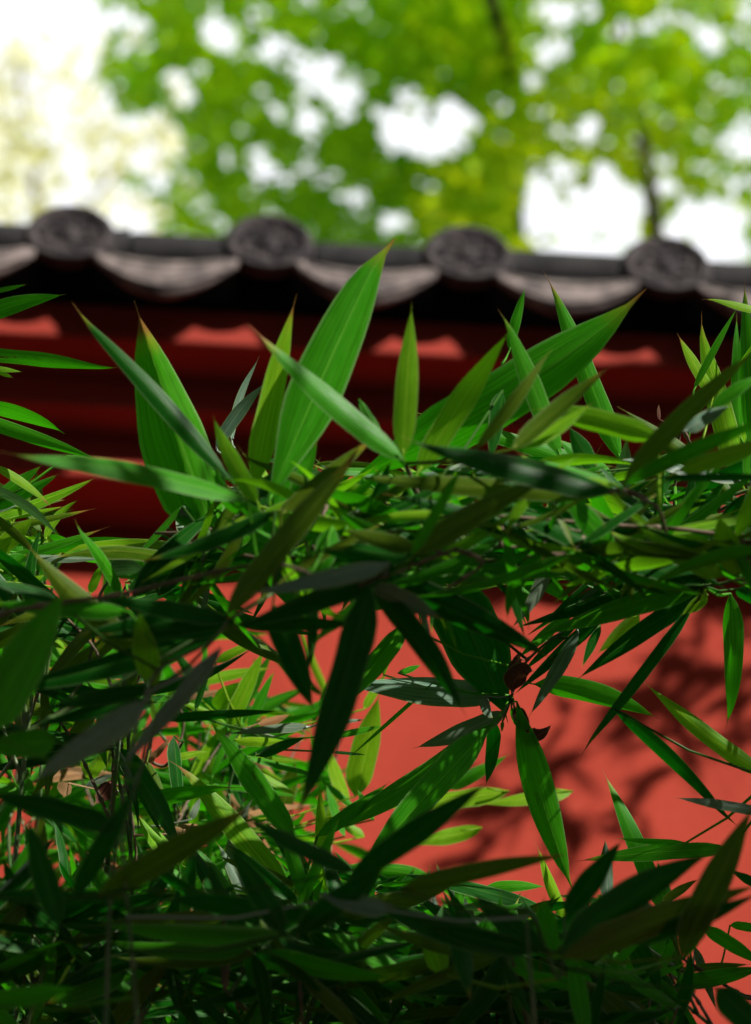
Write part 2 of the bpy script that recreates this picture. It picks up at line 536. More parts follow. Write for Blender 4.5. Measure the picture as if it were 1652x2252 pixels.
_hr = random.Random(3)
for _ in range(190):                                # the many small chinks between the leaves
    _x = _hr.uniform(230, 1700)
    _r = _hr.uniform(9, 24)
    _y = 600 * _hr.random() if _hr.random() < .5 else _hr.uniform(300, 560)
    if 640 < _x < 1180 and _y < 110: continue
    HOLES.append((_x, _y, _r, _r * _hr.uniform(.7, 1.1)))


def hole_d(x, y):
    for (hx, hy, rx, ry) in HOLES:
        if ((x - hx) / rx) ** 2 + ((y - hy) / ry) ** 2 < 1:
            return 0.02
    return 1.0


def leaf_quad(vs, fs, p, size, rng):
    d = Vector((rng.gauss(0, 1), rng.gauss(0, 1), rng.gauss(-0.4, 0.7))).normalized()
    nrm = Vector((rng.gauss(0, .8), rng.gauss(-.3, .8), rng.gauss(0.9, .6))).normalized()
    s = d.cross(nrm)
    if s.length < 1e-3:
        return
    s.normalize(); nn = s.cross(d)
    b = len(vs)
    w = size * rng.uniform(.32, .46)
    vs.extend([p, p + d * size * .35 + s * w + nn * size * .06, p + d * size * .75 + s * w * .7, p + d * size, p + d * size * .75 - s * w * .7, p + d * size * .35 - s * w + nn * size * .06])
    fs.extend([(b, b + 1, b + 2, b + 3), (b, b + 3, b + 4, b + 5)])


def proj(p):
    q = CM.transposed() @ (p - CAM_POS)
    return 826 + F * q.x / -q.z, 1126 - F * q.y / -q.z, -q.z


def make_tree(label, trunk, limbs, boxes, mat, seed, size, count, dens, name='tree', over=0):
    """trunk / limbs: polylines of (px, py, depth, radius); crown leaves spread through boxes of (x0,x1,y0,y1,d0,d1,weight) round them"""
    rng = random.Random(seed)
    pts = [unproj(a, b, c) for (a, b, c, r_) in trunk]
    foot = Vector((pts[0].x + rng.uniform(-.3, .3), pts[0].y + .1, 0))
    t = thing(name, label, 'tree', foot)
    allp = [foot, foot.lerp(pts[0], .5) + Vector((.08, .05, 0))] + pts
    rads = [trunk[0][3] * 2.1, trunk[0][3] * 1.5] + [q[3] for q in trunk]
    v, f = tube(allp, rads, 10)
    child_mesh('trunk', v, f, M_BARK, t)
    for lb in limbs:
        v, f = tube([unproj(a, b, c) for (a, b, c, r_) in lb], [q[3] for q in lb], 7)
        child_mesh('limb', v, f, M_BARK, t)
    vs, fs = [], []
    tot = sum(b[6] for b in boxes)
    for bx in boxes:
        nleaf = int(count * bx[6] / tot)
        made = tries = 0
        while made < nleaf and tries < nleaf * 12:
            tries += 1
            px, py = rng.uniform(bx[0], bx[1]), rng.uniform(bx[2], bx[3])
            d = rng.uniform(bx[4], bx[5])
            inside = -60 < px < 1712 and -60 < py < 640
            pr = dens(px, py) if inside else 0.85
            nz = mnoise.noise(Vector((px / 46, py / 46, seed * 3.7 + d * .25)))
            nz += .6 * mnoise.noise(Vector((px / 21, py / 21, seed * 1.7 + d * .25)))
            pr *= max(0.0, min(1.0, (0.95 if seed != 37 else .5) + nz * 1.7))
            if rng.random() > pr:
                continue
            leaf_quad(vs, fs, unproj(px, py, d), size * rng.uniform(.7, 1.3) , rng)
            made += 1
    for _ in range(over):                          # oversize leaves added overhead, unseen, to block sky light
        px, py, d = rng.uniform(-2600, 4200), rng.uniform(-5200, -160), rng.uniform(8.5, 12)
        if -120 < px < 1770 and py > -170: continue
        leaf_quad(vs, fs, unproj(px, py, d), rng.uniform(.14, .24), rng)
    c = child_mesh('crown', vs, fs, mat, t, smooth=False)
    c['kind'] = 'stuff'
    return t


def dens_mid(x, y):
    e = 1.0
    left = 215 + 0.30 * max(0, y - 60) + 26 * math.sin(y / 37.0)     # ragged left edge of the crown
    if y > 430:
        left = 330 - (y - 430) * 0.1
    if x < left: return 0.0
    return hole_d(x, y) * (0.65 if x < left + 60 else 1)


def dens_right(x, y):
    return hole_d(x, y)


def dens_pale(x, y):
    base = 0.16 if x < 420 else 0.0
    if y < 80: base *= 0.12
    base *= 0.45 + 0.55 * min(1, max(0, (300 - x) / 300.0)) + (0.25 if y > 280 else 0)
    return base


make_tree('darker green tree behind the wall, its crown filling the upper middle',
          [(1150, 1000, 9.2, .026), (1150, 560, 9.1, .015), (1134, 300, 9.8, .014), (1118, 120, 8.3, .019), (1080, 0, 8.1, .021), (1060, -300, 8.4, .02)],
          [[(1128, 300, 10.2, .022), (980, 200, 9.9, .015), (760, 120, 9.6, .009), (520, 30, 9.4, .005)],
           [(1152, 560, 10.3, .02), (900, 420, 10, .012), (640, 380, 9.8, .007), (420, 420, 9.6, .004)]],
          [(210, 1150, -60, 600, 8.6, 11.5, 5), (210, 1150, 30, 560, 8.4, 9.4, 1.2), (150, 1500, -900, -60, 8.0, 11.5, 5)], M_CROWN1, 11, .050, 18500, dens_mid, over=9000)
make_tree('lime green tree whose slender dark trunk rises above the rightmost tile end',
          [(1470, 1000, 8.2, .034), (1446, 540, 8.2, .024), (1432, 420, 8.1, .021), (1418, 330, 8.2, .018), (1405, 230, 9.4, .012), (1390, 100, 10.2, .012), (1360, -300, 10.2, .01)],
          [[(1405, 330, 9, .016), (1520, 240, 9.2, .010), (1660, 130, 9.4, .006)], [(1405, 330, 9, .014), (1300, 210, 9.1, .008), (1180, 150, 9.3, .005)],
           [(1360, 60, 8.9, .012), (1300, 400, 8.8, .004), (1295, 440, 8.8, .002)]],
          [(900, 1800, -60, 620, 8.2, 11, 5), (1000, 2700, -900, -60, 8.0, 11, 4), (1712, 2700, -60, 700, 8.2, 11, 1.5)], M_CROWN2, 23, .050, 17500, dens_right)
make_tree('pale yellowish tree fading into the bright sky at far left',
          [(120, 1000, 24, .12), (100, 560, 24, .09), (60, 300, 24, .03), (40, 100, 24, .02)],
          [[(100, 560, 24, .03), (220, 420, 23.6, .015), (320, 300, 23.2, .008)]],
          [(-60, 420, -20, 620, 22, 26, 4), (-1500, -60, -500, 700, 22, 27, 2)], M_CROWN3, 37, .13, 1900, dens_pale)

# ------------------------------------------------------------------ bamboo
VIEWS = {'G': (0, 0, GX), 'A': (0, 600, 1.2708), 'B': (1299, 800, 1.2708), 'C': (0, 1700, 1.2708), 'D': (1299, 1700, 1.2708), 'E': (0, 2600, 1.2708), 'F': (1299, 2600, 1.2708),
         'P': (0, 1500, 2.36), 'Q': (600, 1500, 2.36), 'R': (1200, 1400, 2.36), 'S': (1899, 1400, 2.36), 'T': (0, 2200, 2.36), 'U': (600, 2200, 2.36), 'W': (1200, 2000, 2.36)}


def toG(V, x, y):
    ox, oy, s = VIEWS[V]
    return (ox + x / s) * GX, (oy + y / s) * GX


RNG = random.Random(77)
NROW = 15
CR = (-1.0, -0.52, 0.0, 0.52, 1.0)
LEAF_N = [0]


def wprof(t):
    if t <= 0: return 0.05
    if t > .94: return 0.045 * (1 - (t - .94) / .06) + .008      # the hair-fine drawn-out tip
    t = t / .94
    a = min(1.0, t / 0.24)
    rise = math.sin(a * math.pi / 2) ** 0.75
    b = max(0.0, (t - 0.48) / 0.52)
    fall = max(0.0, 1 - b ** 1.65) ** 1.05
    return max(0.012, rise * fall)


def make_leaf(plant, g0, g1, d0, d1, wpx, bow, tone, stem=None, tilt=None, rng=RNG, dry=None, spots=0.0, arch=None, curl=0.0, fold=None, hk=1.0, kp=1.0, rows=NROW, cols=CR):
    """one blade from base to tip: pixels at depths, a curved centre line, a folded cross-section, a tapering outline"""
    P0, P1 = unproj(g0[0], g0[1], d0), unproj(g1[0], g1[1], d1)
    dm = (d0 + d1) / 2
    Wd = wpx / F * dm
    ax = P1 - P0
    L = ax.length
    if L < 0.004: return None
    T = ax.normalized()
    mid = (P0 + P1) / 2
    toc = (CAM_POS - mid).normalized()
    Sd = T.cross(toc)
    if Sd.length < 1e-3: return None
    Sd.normalize()
    Nn = Sd.cross(T).normalized()
    if Nn.dot(toc) < 0: Nn = -Nn
    lx, ly = g1[0] - g0[0], g1[1] - g0[1]
    ll = math.hypot(lx, ly) or 1
    # left of travel on the screen, in world space
    lft = (unproj((g0[0] + g1[0]) / 2 + ly / ll * 10, (g0[1] + g1[1]) / 2 - lx / ll * 10, dm) - unproj((g0[0] + g1[0]) / 2, (g0[1] + g1[1]) / 2, dm)).normalized()
    if tilt is None:
        tilt = rng.uniform(-42, 42)
        if max(g0[1], g1[1]) < 1180 or tone == 'y' or d0 > 1.96:     # these grow turned to the light
            tilt = rng.uniform(18, 46)
            s_ = Nn.cross(T)
            if (Nn * math.cos(R(tilt)) + T.cross(Nn) * math.sin(R(tilt))).dot(S2SUN) < (Nn * math.cos(R(tilt)) - T.cross(Nn) * math.sin(R(tilt))).dot(S2SUN):
                tilt = -tilt
    th = R(tilt)
    bowv = lft * (bow / F * dm)
    ar = (rng.uniform(-.05, .07) if arch is None else arch) * L
    twist = R(rng.uniform(-22, 22))
    fo = R(rng.uniform(5, 24) if fold is None else fold)
    Wd = 1.06 * Wd / max(0.62, math.cos(th)) / math.cos(fo)
    C = mid + bowv * 2 + Nn * ar * 2
    vs, fs, uvs = [], [], []
    nc = len(cols)
    wob = rng.uniform(0, 6.28); wa = rng.uniform(0.0, 0.06); rip = rng.uniform(0, .05); rf = rng.uniform(5, 12)
    hook = rng.uniform(-1, 1) ** 3 * .10 * hk
    for i in range(rows):
        t = i / (rows - 1)
        t = t if i < rows - 3 else t
        c = P0 * (1 - t) ** 2 + C * 2 * t * (1 - t) + P1 * t * t
        tg = ((C - P0) * (1 - t) + (P1 - C) * t)
        tg = tg.normalized() if tg.length > 1e-8 else T
        if curl and t > .45:
            k = (t - .45) / .55
            c = c + Nn * curl * L * k * k + lft * curl * .5 * L * k * k
        n0 = (Nn - tg * Nn.dot(tg)).normalized()
        s0 = tg.cross(n0)
        a = th + twist * (t - .4)
        nn = n0 * math.cos(a) + s0 * math.sin(a)
        ss = tg.cross(nn)
        if t > .8: c = c + (Nn * .5 + lft) * hook * L * ((t - .8) / .2) ** 2
        c = c + Nn * rip * Wd * math.sin(t * rf + wob)
        hw = Wd / 2 * wprof(t ** kp) * (1 + wa * math.sin(t * 13 + wob))
        for cv in cols:
            vs.append(c + ss * (cv * hw * math.cos(fo)) + nn * (-abs(cv) * hw * math.sin(fo)))
            uvs.append((t, cv * .5 + .5))
    for i in range(rows - 1):
        for j in range(nc - 1):
            a = i * nc + j
            fs.append((a, a + 1, a + nc + 1, a + nc))
    if stem is not None:
        dist = (stem - P0).length
        if dist > 0.0015:
            b = len(vs)
            m = (stem + P0) / 2 + Vector((0, 0, -0.06 * dist))
            inn = P0 + T * min(.006, L * .05)
            pr = [0.0011, 0.0008, 0.0008, 0.0006] if dist < .05 else [0.0014, 0.0011, 0.0009, 0.0006]
            tv, tf = tube([stem, m, P0, inn], pr, 4)
            vs += tv; uvs += [(0.02, 0.5)] * len(tv)
            fs += [tuple(q + b for q in p) for p in tf]
    o = child_mesh('leaf', vs, fs, LM[tone], plant, uvs=uvs)
    o['dry'] = float(rng.random() ** 2 * 0.7 if dry is None else dry)
    o['spots'] = float(spots)
    LEAF_N[0] += 1
    return o


def smooth_path(pts, k=4):
    out = []
    for i in range(len(pts) - 1):
        p0 = pts[max(i - 1, 0)]; p1 = pts[i]; p2 = pts[i + 1]; p3 = pts[min(i + 2, len(pts) - 1)]
        sl = (p2 - p1).length
        m1, m2 = (p2 - p0) * .5, (p3 - p1) * .5      # tangents kept no longer than the span, so nothing overshoots
        if m1.length > sl: m1 = m1 * (sl / m1.length)
        if m2.length > sl: m2 = m2 * (sl / m2.length)
        for j in range(k):
            t = j / k
            out.append(p1 * (2 * t ** 3 - 3 * t * t + 1) + m1 * (t ** 3 - 2 * t * t + t) + p2 * (3 * t * t - 2 * t ** 3) + m2 * (t ** 3 - t * t))
    out.append(pts[-1])
    return out


def culm_mesh(plant, path, r0, r1, mat, name='culm', node=0.11):
    """jointed cane: rings stand proud where the nodes are"""
    pp = smooth_path(path, 5)
    pts, rads = [], []
    run = 0; nxt = node * .5
    tot = sum((pp[i + 1] - pp[i]).length for i in range(len(pp) - 1)) or 1
    for i, p in enumerate(pp):
        if i:
            seg = (p - pp[i - 1]).length
            while nxt < run + seg and seg > 1e-6:
                q = pp[i - 1].lerp(p, (nxt - run) / seg)
                dr = (p - pp[i - 1]).normalized()
                rr = r0 + (r1 - r0) * nxt / tot
                for off, m in ((-.004, 1.0), (-.001, 1.5), (.001, 1.5), (.004, .95)):
                    pts.append(q + dr * off); rads.append(rr * m)
                nxt += node
            run += seg
        pts.append(p); rads.append(r0 + (r1 - r0) * run / tot)
    v, f = tube(pts, rads, 8)
    return child_mesh(name, v, f, mat, plant)


def near_on(path, p):
    best, bd = path[0], 1e9
    for i in range(len(path) - 1):
        a, b = path[i], path[i + 1]
        ab = b - a
        t = max(0, min(1, (p - a).dot(ab) / max(ab.length_squared, 1e-9)))
        q = a + ab * t
        if (q - p).length < bd: bd = (q - p).length; best = q
    return best


def spray(label, stem, data, twigs=(), culm_r=.0022, stem_mat=None):
    """stem: 'V x y depth' points from the outermost tip down; it then drops to the ground. data: one blade per ';'"""
    pts = []
    for s in stem.split(','):
        V, x, y, d = s.split()
        gx, gy = toG(V, float(x), float(y)); pts.append(unproj(gx, gy, float(d) / 100))
    last = pts[-1]
    foot = Vector((last.x * 1.04 + RNG.uniform(-.05, .05), last.y + RNG.uniform(-.06, .12), 0))
    plant = thing('bamboo_plant', label, 'bamboo', foot)
    path = pts + [last.lerp(foot, .35) + Vector((RNG.uniform(-.02, .02), .02, 0)), last.lerp(foot, .7), foot]
    culm_mesh(plant, path, culm_r * .45, .0060, stem_mat or M_CULM)
    lines = [smooth_path(path[:len(pts)] if len(pts) > 1 else path[:2], 5)]
    for tw in twigs:
        tp = []
        for s in tw.split(','):
            V, x, y, d = s.split()
            gx, gy = toG(V, float(x), float(y)); tp.append(unproj(gx, gy, float(d) / 100))
        q = near_on(lines[0], tp[-1])
        tp.append(q)
        culm_mesh(plant, tp, .0009, .0015, M_TWIG, 'twig', .03)
        lines.append(smooth_path(tp, 5))
    for ent in data.split(';'):
        ent = ent.split()
        if not ent: continue
        V, bx, by, tx, ty, w, bow, d, tone = ent[:9]
        ex = dict(e.split('=') for e in ent[9:])
        g0, g1 = toG(V, float(bx), float(by)), toG(V, float(tx), float(ty))
        s = GX / VIEWS[V][2]
        w = float(w) * (1.06 if 'f' in ex else .94)
        g1 = (g1[0] + (g1[0] - g0[0]) * .03, g1[1] + (g1[1] - g0[1]) * .03)
        d = float(d) / 100
        Lp = math.hypot(g1[0] - g0[0], g1[1] - g0[1]) / F * d
        dt = float(ex['dt']) / 100 if 'dt' in ex else RNG.uniform(-.28, .28) * Lp
        P0 = unproj(g0[0], g0[1], d)
        best = min((near_on(l, P0) for l in lines), key=lambda q: (q - P0).length)
        inframe = -20 < g0[0] < 1672 and g0[1] < 2260
        make_leaf(plant, g0, g1, d, d + dt, float(w) * s, float(bow) * s, tone, best if (best - P0).length < .16 else P0 + (best - P0).normalized() * .02 if inframe else None,
                  tilt=float(ex['t']) if 't' in ex else None, dry=float(ex['dry']) if 'dry' in ex else None, spots=float(ex.get('sp', .35 if RNG.random() < .2 else 0)), curl=float(ex.get('c', 0)), fold=float(ex['f']) if 'f' in ex else None, hk=.35, kp=float(ex.get('k', 1)))
    return plant


# ---- plants read off the photograph, one by one
spray('bamboo whose very broad folded blade is crossed by a dark narrow one',
      'Q 690 590 178, Q 740 700 177, Q 860 900 175, Q 900 1200 172, G 560 1330 168, G 300 1480 167, G -60 1700 166, G -180 2000 165',
      '''A 935 1575 600 588 262 6 186 g t=16 f=36 dry=1 dt=-3 k=.85; A 1010 1345 318 598 80 -16 174 d t=25; A 1090 1440 15 1248 90 -38 166 g t=48 dt=-4;
      A 1135 1450 935 1070 76 12 171 y t=-10; A 1120 1370 1300 552 108 8 176 y t=20 dry=.8; G 590 1105 848 530 114 4 174 g t=5 dt=4 dry=.3 k=1.5;
      Q 690 520 1010 120 115 0 179 d; A 1020 1180 1146 813 34 26 196 p; A 950 1205 1170 922 60 16 196 p; Q 880 660 1650 30 130 10 168 o dry=1;
      Q 820 690 1010 150 110 0 175 g; Q 850 640 1560 70 90 -20 172 o; C 1210 85 640 303 72 14 166 d; Q 990 560 1180 60 130 10 177 g; Q 960 620 950 0 110 10 180 y dry=.6''',
      twigs=('Q 330 920 176, Q 560 990 175, Q 740 1020 174', 'Q 860 740 176, Q 1000 830 175, Q 1180 980 174'))
spray('bamboo with a long olive blade slanting up to a yellow tip',
      'Q 470 1500 163, Q 300 1700 163, G 330 1500 162, G 250 1900 160, G 230 2300 158',
      '''Q 430 1490 1575 75 205 0 161 o t=20 dry=1 dt=3; Q 980 1130 1720 730 78 8 165 o; C 1025 565 400 462 80 -8 163 d t=30; C 570 530 -60 492 80 0 165 g t=20 dt=3; C 260 480 -70 388 52 -6 167 d;
      C 620 720 135 248 120 20 172 o t=10; C 690 860 618 525 112 16 165 y t=5 dt=-2; C 1040 570 440 640 70 0 164 d; Q 500 1560 1560 1560 130 0 163 d t=35; C 1000 600 330 640 120 -20 166 d''')
spray('bamboo with a bright upright blade below the gap between second and third tile ends',
      'R 470 490 171, R 540 650 172, R 640 880 173, G 1010 1235 173, G 1250 1215 174, G 1560 1225 175, G 1860 1260 176, G 1960 1700 176',
      '''B 120 990 160 325 102 0 170 y t=0 dt=1 dry=.2; G 888 1012 556 722 50 6 168 g t=30 dry=.8; G 788 1046 1408 652 108 -26 186 g t=8 dt=-4 f=20 k=1.35; B 185 1065 590 438 115 6 173 y t=15;
      B 815 990 562 352 92 0 180 g t=20; B 590 525 658 248 46 0 190 g; R 100 -40 330 330 70 0 176 g; B 440 960 762 520 58 -14 166 o; B 600 960 1042 590 78 6 166 o dry=1 t=20;
      B 640 950 955 755 62 0 168 y; B 560 700 500 1010 70 10 182 d''',
      twigs=('R 490 480 171, R 560 670 172, R 650 890 173',), stem_mat=M_TWIG)
spray('dark bamboo with soft blades drooping over the middle of the red wall',
      'R 880 1180 165, R 700 1250 164, R 480 1340 163, R 250 1420 162, Q 1400 1260 163, G 600 1240 163, G 300 1300 162, G -120 1420 161, G -200 1900 160',
      '''R 540 1230 1680 590 200 36 162 o t=25 dt=3; R 530 1240 965 465 95 0 160 g t=20; W 230 -30 1690 655 235 0 168 d t=28 dt=4; D -12 440 388 978 108 26 165 d t=35; W 210 50 790 345 155 0 164 p t=40;
      Q 1760 1055 555 1322 150 0 161 p t=48 dt=-3; Q 1730 1150 480 1600 185 -20 163 d t=40; G 814 1285 648 1808 78 10 160 d t=20 dt=-3; G 600 1330 690 1565 62 0 164 d; Q 1652 1130 1120 1480 120 0 165 d;
      R 400 1350 -260 1180 120 0 163 d; R 500 1250 -60 1150 150 0 166 d; R 500 1200 -100 850 120 14 168 g; Q 1300 760 1180 1250 180 0 168 g; R 560 1180 -40 1020 140 0 165 o''',
      twigs=('R 870 1250 165, R 700 1170 165', 'R 820 1500 166, R 1110 1290 167'), stem_mat=M_TWIG)
spray('bamboo whose long blades radiate left and right from one knot right of centre',
      'S 560 690 165, S 740 760 167, S 900 860 170, G 1500 1220 174, G 1700 1260 176, G 1900 1500 178',
      '''G 1352 1080 892 977 58 -10 165 d t=45 dt=-3; G 1340 1086 762 1046 44 4 168 o; B 1090 1112 1690 512 88 22 165 o t=20; B 1090 1122 1770 815 72 14 164 g t=35;
      B 1330 1052 1810 895 78 0 167 y; B 1250 1082 1820 1078 38 0 166 d; B 1245 912 685 778 104 -12 172 y t=-15 dt=-2; S 570 1190 640 240 195 0 190 p t=8 dt=-2; S 540 660 -260 400 150 26 170 g t=30;
      S 545 690 -420 640 90 0 168 d; B 1050 1110 560 1050 75 20 167 y''',
      twigs=('S 430 730 165, S 620 700 165, S 780 760 168',), stem_mat=M_TWIG)
spray('bamboo with short wide blades standing along the long tan horizontal twig',
      'R 900 1270 176, R 1100 1280 175, R 1640 1240 174, S 300 1225 173, S 700 1215 173, S 1240 1275 173, G 1790 1250 173, G 1950 1700 175',
      '''S 540 1212 88 688 195 -6 172 g t=22 dt=-3; S 600 1200 825 1030 112 0 172 y t=10; S 400 1182 -220 1040 125 -20 172 d t=40; S 1275 1442 430 1300 152 -34 173 d t=28; S 570 1190 300 560 150 0 178 g;
      B 988 1396 438 1148 84 -14 171 d t=45; B 300 1342 795 1222 62 14 178 g t=20; S 680 1210 1290 1280 70 10 176 d; S 100 1200 -420 1080 90 0 177 g; S 60 1260 -300 1300 80 0 178 d''',
      stem_mat=M_TWIG)
spray('bamboo at the right edge with mottled yellow blades above a downward dark fan',
      'S 1260 1480 182, S 1420 1460 181, S 1540 1430 180, S 1700 1440 179, G 1800 1240 178, G 1960 1800 180',
      '''S 1432 1404 678 938 198 8 172 y t=14 sp=.5 dt=-2; S 1545 1402 1388 895 215 14 171 y t=-12 dt=-2 sp=.3; D 1452 412 700 645 96 -24 184 g t=36 dt=4; D 1442 442 884 834 88 -14 189 d t=30 dt=2; D 1402 492 886 1165 52 6 189 d t=24 dt=2 dry=.8;
      D 1310 398 606 604 66 -8 188 d t=40; D 1055 378 650 645 32 0 190 d; D 1005 350 715 604 28 0 190 d; D 1562 450 1548 1034 88 16 190 g t=18 dt=1 dry=.5; D 1585 430 1760 530 62 0 186 d; D 1460 455 1345 545 54 0 188 y;
      S 1560 1400 1750 1100 90 0 180 g; S 1600 1400 1800 1420 60 0 179 y; D 1300 420 1000 470 70 0 192 d; D 1250 400 800 520 60 -10 193 d; S 1620 700 1900 480 60 0 180 o''')
spray('bamboo with sharp upright striped blades at the right edge, under the rightmost tile end',
      'S 1640 740 200, S 1540 790 200, S 1400 860 200, S 1700 700 200, G 1740 1060 200, G 1960 1500 200',
      '''B 1612 1112 1416 380 108 0 200 y t=20 dry=.6 sp=.2; B 1485 725 1330 455 52 0 200 y dry=.8; B 1602 900 1588 372 52 0 201 g; B 1655 950 1620 228 82 0 199 g t=-20 dry=.6; B 1760 370 1445 290 34 0 192 y;
      B 1400 700 1592 334 32 0 198 g; B 1360 880 1562 768 64 10 171 p; B 1480 770 1700 630 58 6 171 g; S 1522 782 590 28 155 -30 184 o t=15 dt=3; S 1392 852 806 688 155 -26 200 g t=10; S 1040 862 1290 600 84 14 190 g;
      S 770 965 995 750 95 0 205 y; S 520 592 55 275 135 -12 198 g; S 372 552 158 178 155 -10 186 d t=18; S 905 122 898 0 26 0 196 b; S 1560 640 1800 250 90 0 202 g; S 1652 560 1500 -60 90 0 203 y; S 1000 500 1500 380 80 0 200 g''',
      twigs=('S 1020 860 196, S 1030 700 195, S 1060 300 194, S 1090 190 194', 'S 800 690 199, S 1020 830 199, S 1300 870 200'))
spray('bamboo with a narrow striped blade in focus pointing up at a drip tile',
      'D 700 250 200, D 620 200 200, D 820 240 200, D 1100 300 200, G 1500 1250 200, G 1850 1300 200',
      '''B 1082 1010 760 192 98 0 199 g t=12 dry=.7 dt=1; B 1045 1075 165 795 74 -14 201 g t=18; D 368 188 907 532 94 18 194 g t=32 dt=2; D 572 158 674 598 96 8 204 g t=10; D 642 300 662 108 88 0 200 g t=5; D 250 372 525 332 38 8 210 y;
      D 400 422 800 350 48 10 214 y; D 640 425 882 348 42 6 214 y; D 690 290 1000 350 90 20 196 d; D 760 320 1010 400 50 0 198 d; D 860 400 865 240 80 0 203 p; D 690 130 1100 230 60 0 206 g; B 380 1060 640 1180 70 0 196 g; B 300 1050 20 1140 80 10 200 g;
      B 700 1180 420 1090 60 0 202 g; B 760 1200 1010 1180 70 0 205 y; R 330 720 650 920 130 0 190 p t=30; R 130 900 -70 690 120 14 180 y t=10; R 310 790 -60 640 120 0 184 y t=0; R 480 900 950 640 90 0 198 g; B 900 1240 1180 1320 60 0 202 p''',
      twigs=('R 300 790 184, R 560 970 190, R 900 1240 196', 'R 60 900 184, R 300 1010 188, R 530 1160 192'))
spray('bamboo with a broad creased leaf and curled brown dead leaves over the red wall',
      'D 600 900 194, D 640 780 194, D 760 660 193, D 960 520 192, G 1400 1180 192, G 1800 1100 190, G 1990 1700 190',
      '''W 820 40 1318 1145 460 10 195 d t=0 f=24 dt=0 dry=.1; W 480 378 -70 1085 172 0 187 g t=20; W 1255 945 -70 855 200 -14 196 p t=38 dry=.1 f=20; W 1295 1090 556 1384 155 24 194 p t=12 dry=.3; G 1086 1591 686 1840 50 16 192 g t=42; G 1074 1602 782 1918 66 0 190 g t=-24;
      D 522 1008 484 1296 62 10 199 d t=10; D 622 925 862 1732 118 -16 190 g t=4 dt=2 f=16 dry=.1 k=1.4; D 700 848 1240 1002 96 34 195 g t=14 sp=.3; D 892 620 678 988 62 0 191 p t=20; D 598 950 664 1085 42 0 192 g; D 640 740 606 850 60 -20 192 b c=.25 t=30; D 600 880 722 820 84 50 191 b c=.5 f=30; D 612 950 664 1078 60 10 191 b c=.2;
      D 645 1072 742 1000 56 -46 191 b c=-.6 f=30; D 600 790 640 700 34 0 197 b; W 700 858 -4 1486 34 0 195 g t=20; W 420 775 610 708 52 0 200 g; W 300 790 342 668 34 0 205 y; D 560 1010 556 1060 16 0 194 o; D 480 900 520 1000 46 -10 193 p;
      D 1000 560 600 900 40 0 195 d; D 1060 480 640 860 46 0 194 d; D 900 560 640 800 40 0 196 d; D 1160 535 975 712 72 0 216 y; D 990 590 908 775 40 0 205 d; D 880 500 620 740 50 0 197 g''')
spray('bamboo with thin separate blades reaching over the sunlit wall from the right edge',
      'D 1700 1250 190, D 1760 1300 190, G 1800 1650 190, G 1900 2300 190',
      '''D 1720 1255 1188 842 78 14 190 y t=8 dt=2 dry=.2; D 1048 955 1592 1496 62 22 188 d t=20; D 1720 1412 1316 1348 46 -6 189 p t=30; F 1262 705 1004 94 82 -12 195 g t=15 dry=.6; F 1562 428 888 484 72 -12 192 g t=20 dry=.8; F 1365 402 1060 378 30 8 193 g;
      F 855 762 712 405 50 8 199 y dry=.9; F 1022 660 1011 384 62 0 205 p t=20; F 480 600 748 598 52 12 200 g; F 745 692 100 535 64 -12 196 d t=45; F 1440 770 1720 950 62 0 190 g t=20; F 1330 1022 1720 945 74 -8 190 g; F 1340 962 1650 936 34 0 192 o; F 1560 765 1720 790 40 0 194 g; F 1405 860 1500 1140 40 0 193 p;
      F 1300 690 1240 480 60 0 198 g; F 1700 600 1560 520 40 0 190 d; F 1260 660 1420 560 40 0 189 o''',
      twigs=('F 1340 905 190, F 1500 1000 190, F 1660 1090 190', 'F 1335 960 191, F 1500 1010 191, F 1660 1080 191'))
spray('foreground bamboo at the lower right with wide soft blades rising to the right',
      'F 830 900 160, F 800 1000 160, G 1160 2000 159, G 1180 2330 158',
      '''F 815 885 1484 438 150 20 158 d t=30 dt=4; F 825 905 1700 580 135 0 158 o t=24 dt=4; F 1090 845 1700 615 84 -20 161 d t=35; F 1340 905 1665 232 140 0 161 o t=14; F 832 722 1088 386 104 0 165 d t=15; F 110 605 864 450 84 6 162 o t=20 dry=.9; F -110 565 508 126 114 0 160 d t=22;
      F 705 865 -80 640 115 20 161 d t=40; F 745 885 420 620 110 0 163 d; F 760 900 740 640 110 0 166 g; F 300 982 212 768 98 0 172 y t=0; F 360 700 420 1100 100 0 164 d; F 1500 1040 1780 1300 130 0 160 d; F 60 700 -260 620 90 0 158 p t=45; F 700 880 200 760 90 0 160 d; F 1360 905 1525 560 62 0 170 g''')
spray('nearest bamboo at the left with a broad green blade and a silvery one below',
      'T 1200 470 158, T 1270 700 158, T 1100 1240 157, T 1000 1700 156, G 300 2330 155',
      '''C -70 1060 292 424 215 10 155 g t=-10 dt=3; T 1190 528 232 1192 225 0 155 p t=38 dt=-3 dry=.1; T 1235 442 325 612 135 -34 164 d t=44; C 972 688 512 1230 78 0 160 p t=40; T 460 852 -160 900 235 0 158 g t=30; T 960 1562 -160 1275 200 -20 156 d t=32; E 330 645 604 148 92 0 156 d t=24;
      E 262 765 118 285 112 0 156 d t=12; E 430 645 1122 236 122 0 156 o t=36 dry=.8; E 1250 805 998 405 112 -10 158 d t=10; E 1565 525 1058 278 78 8 158 d t=36; E 1305 805 1710 495 112 0 158 d t=30; E 1500 640 1760 690 46 0 160 p; E 1255 792 435 755 95 14 161 g t=42; E -70 1115 345 1035 92 0 158 g t=20;
      E 560 968 190 1115 110 0 175 g t=20; E -80 640 760 650 60 0 159 d; E 760 650 1640 760 90 0 161 d; C 1000 590 -60 880 110 30 168 d; T 1100 520 250 740 110 0 166 d''')
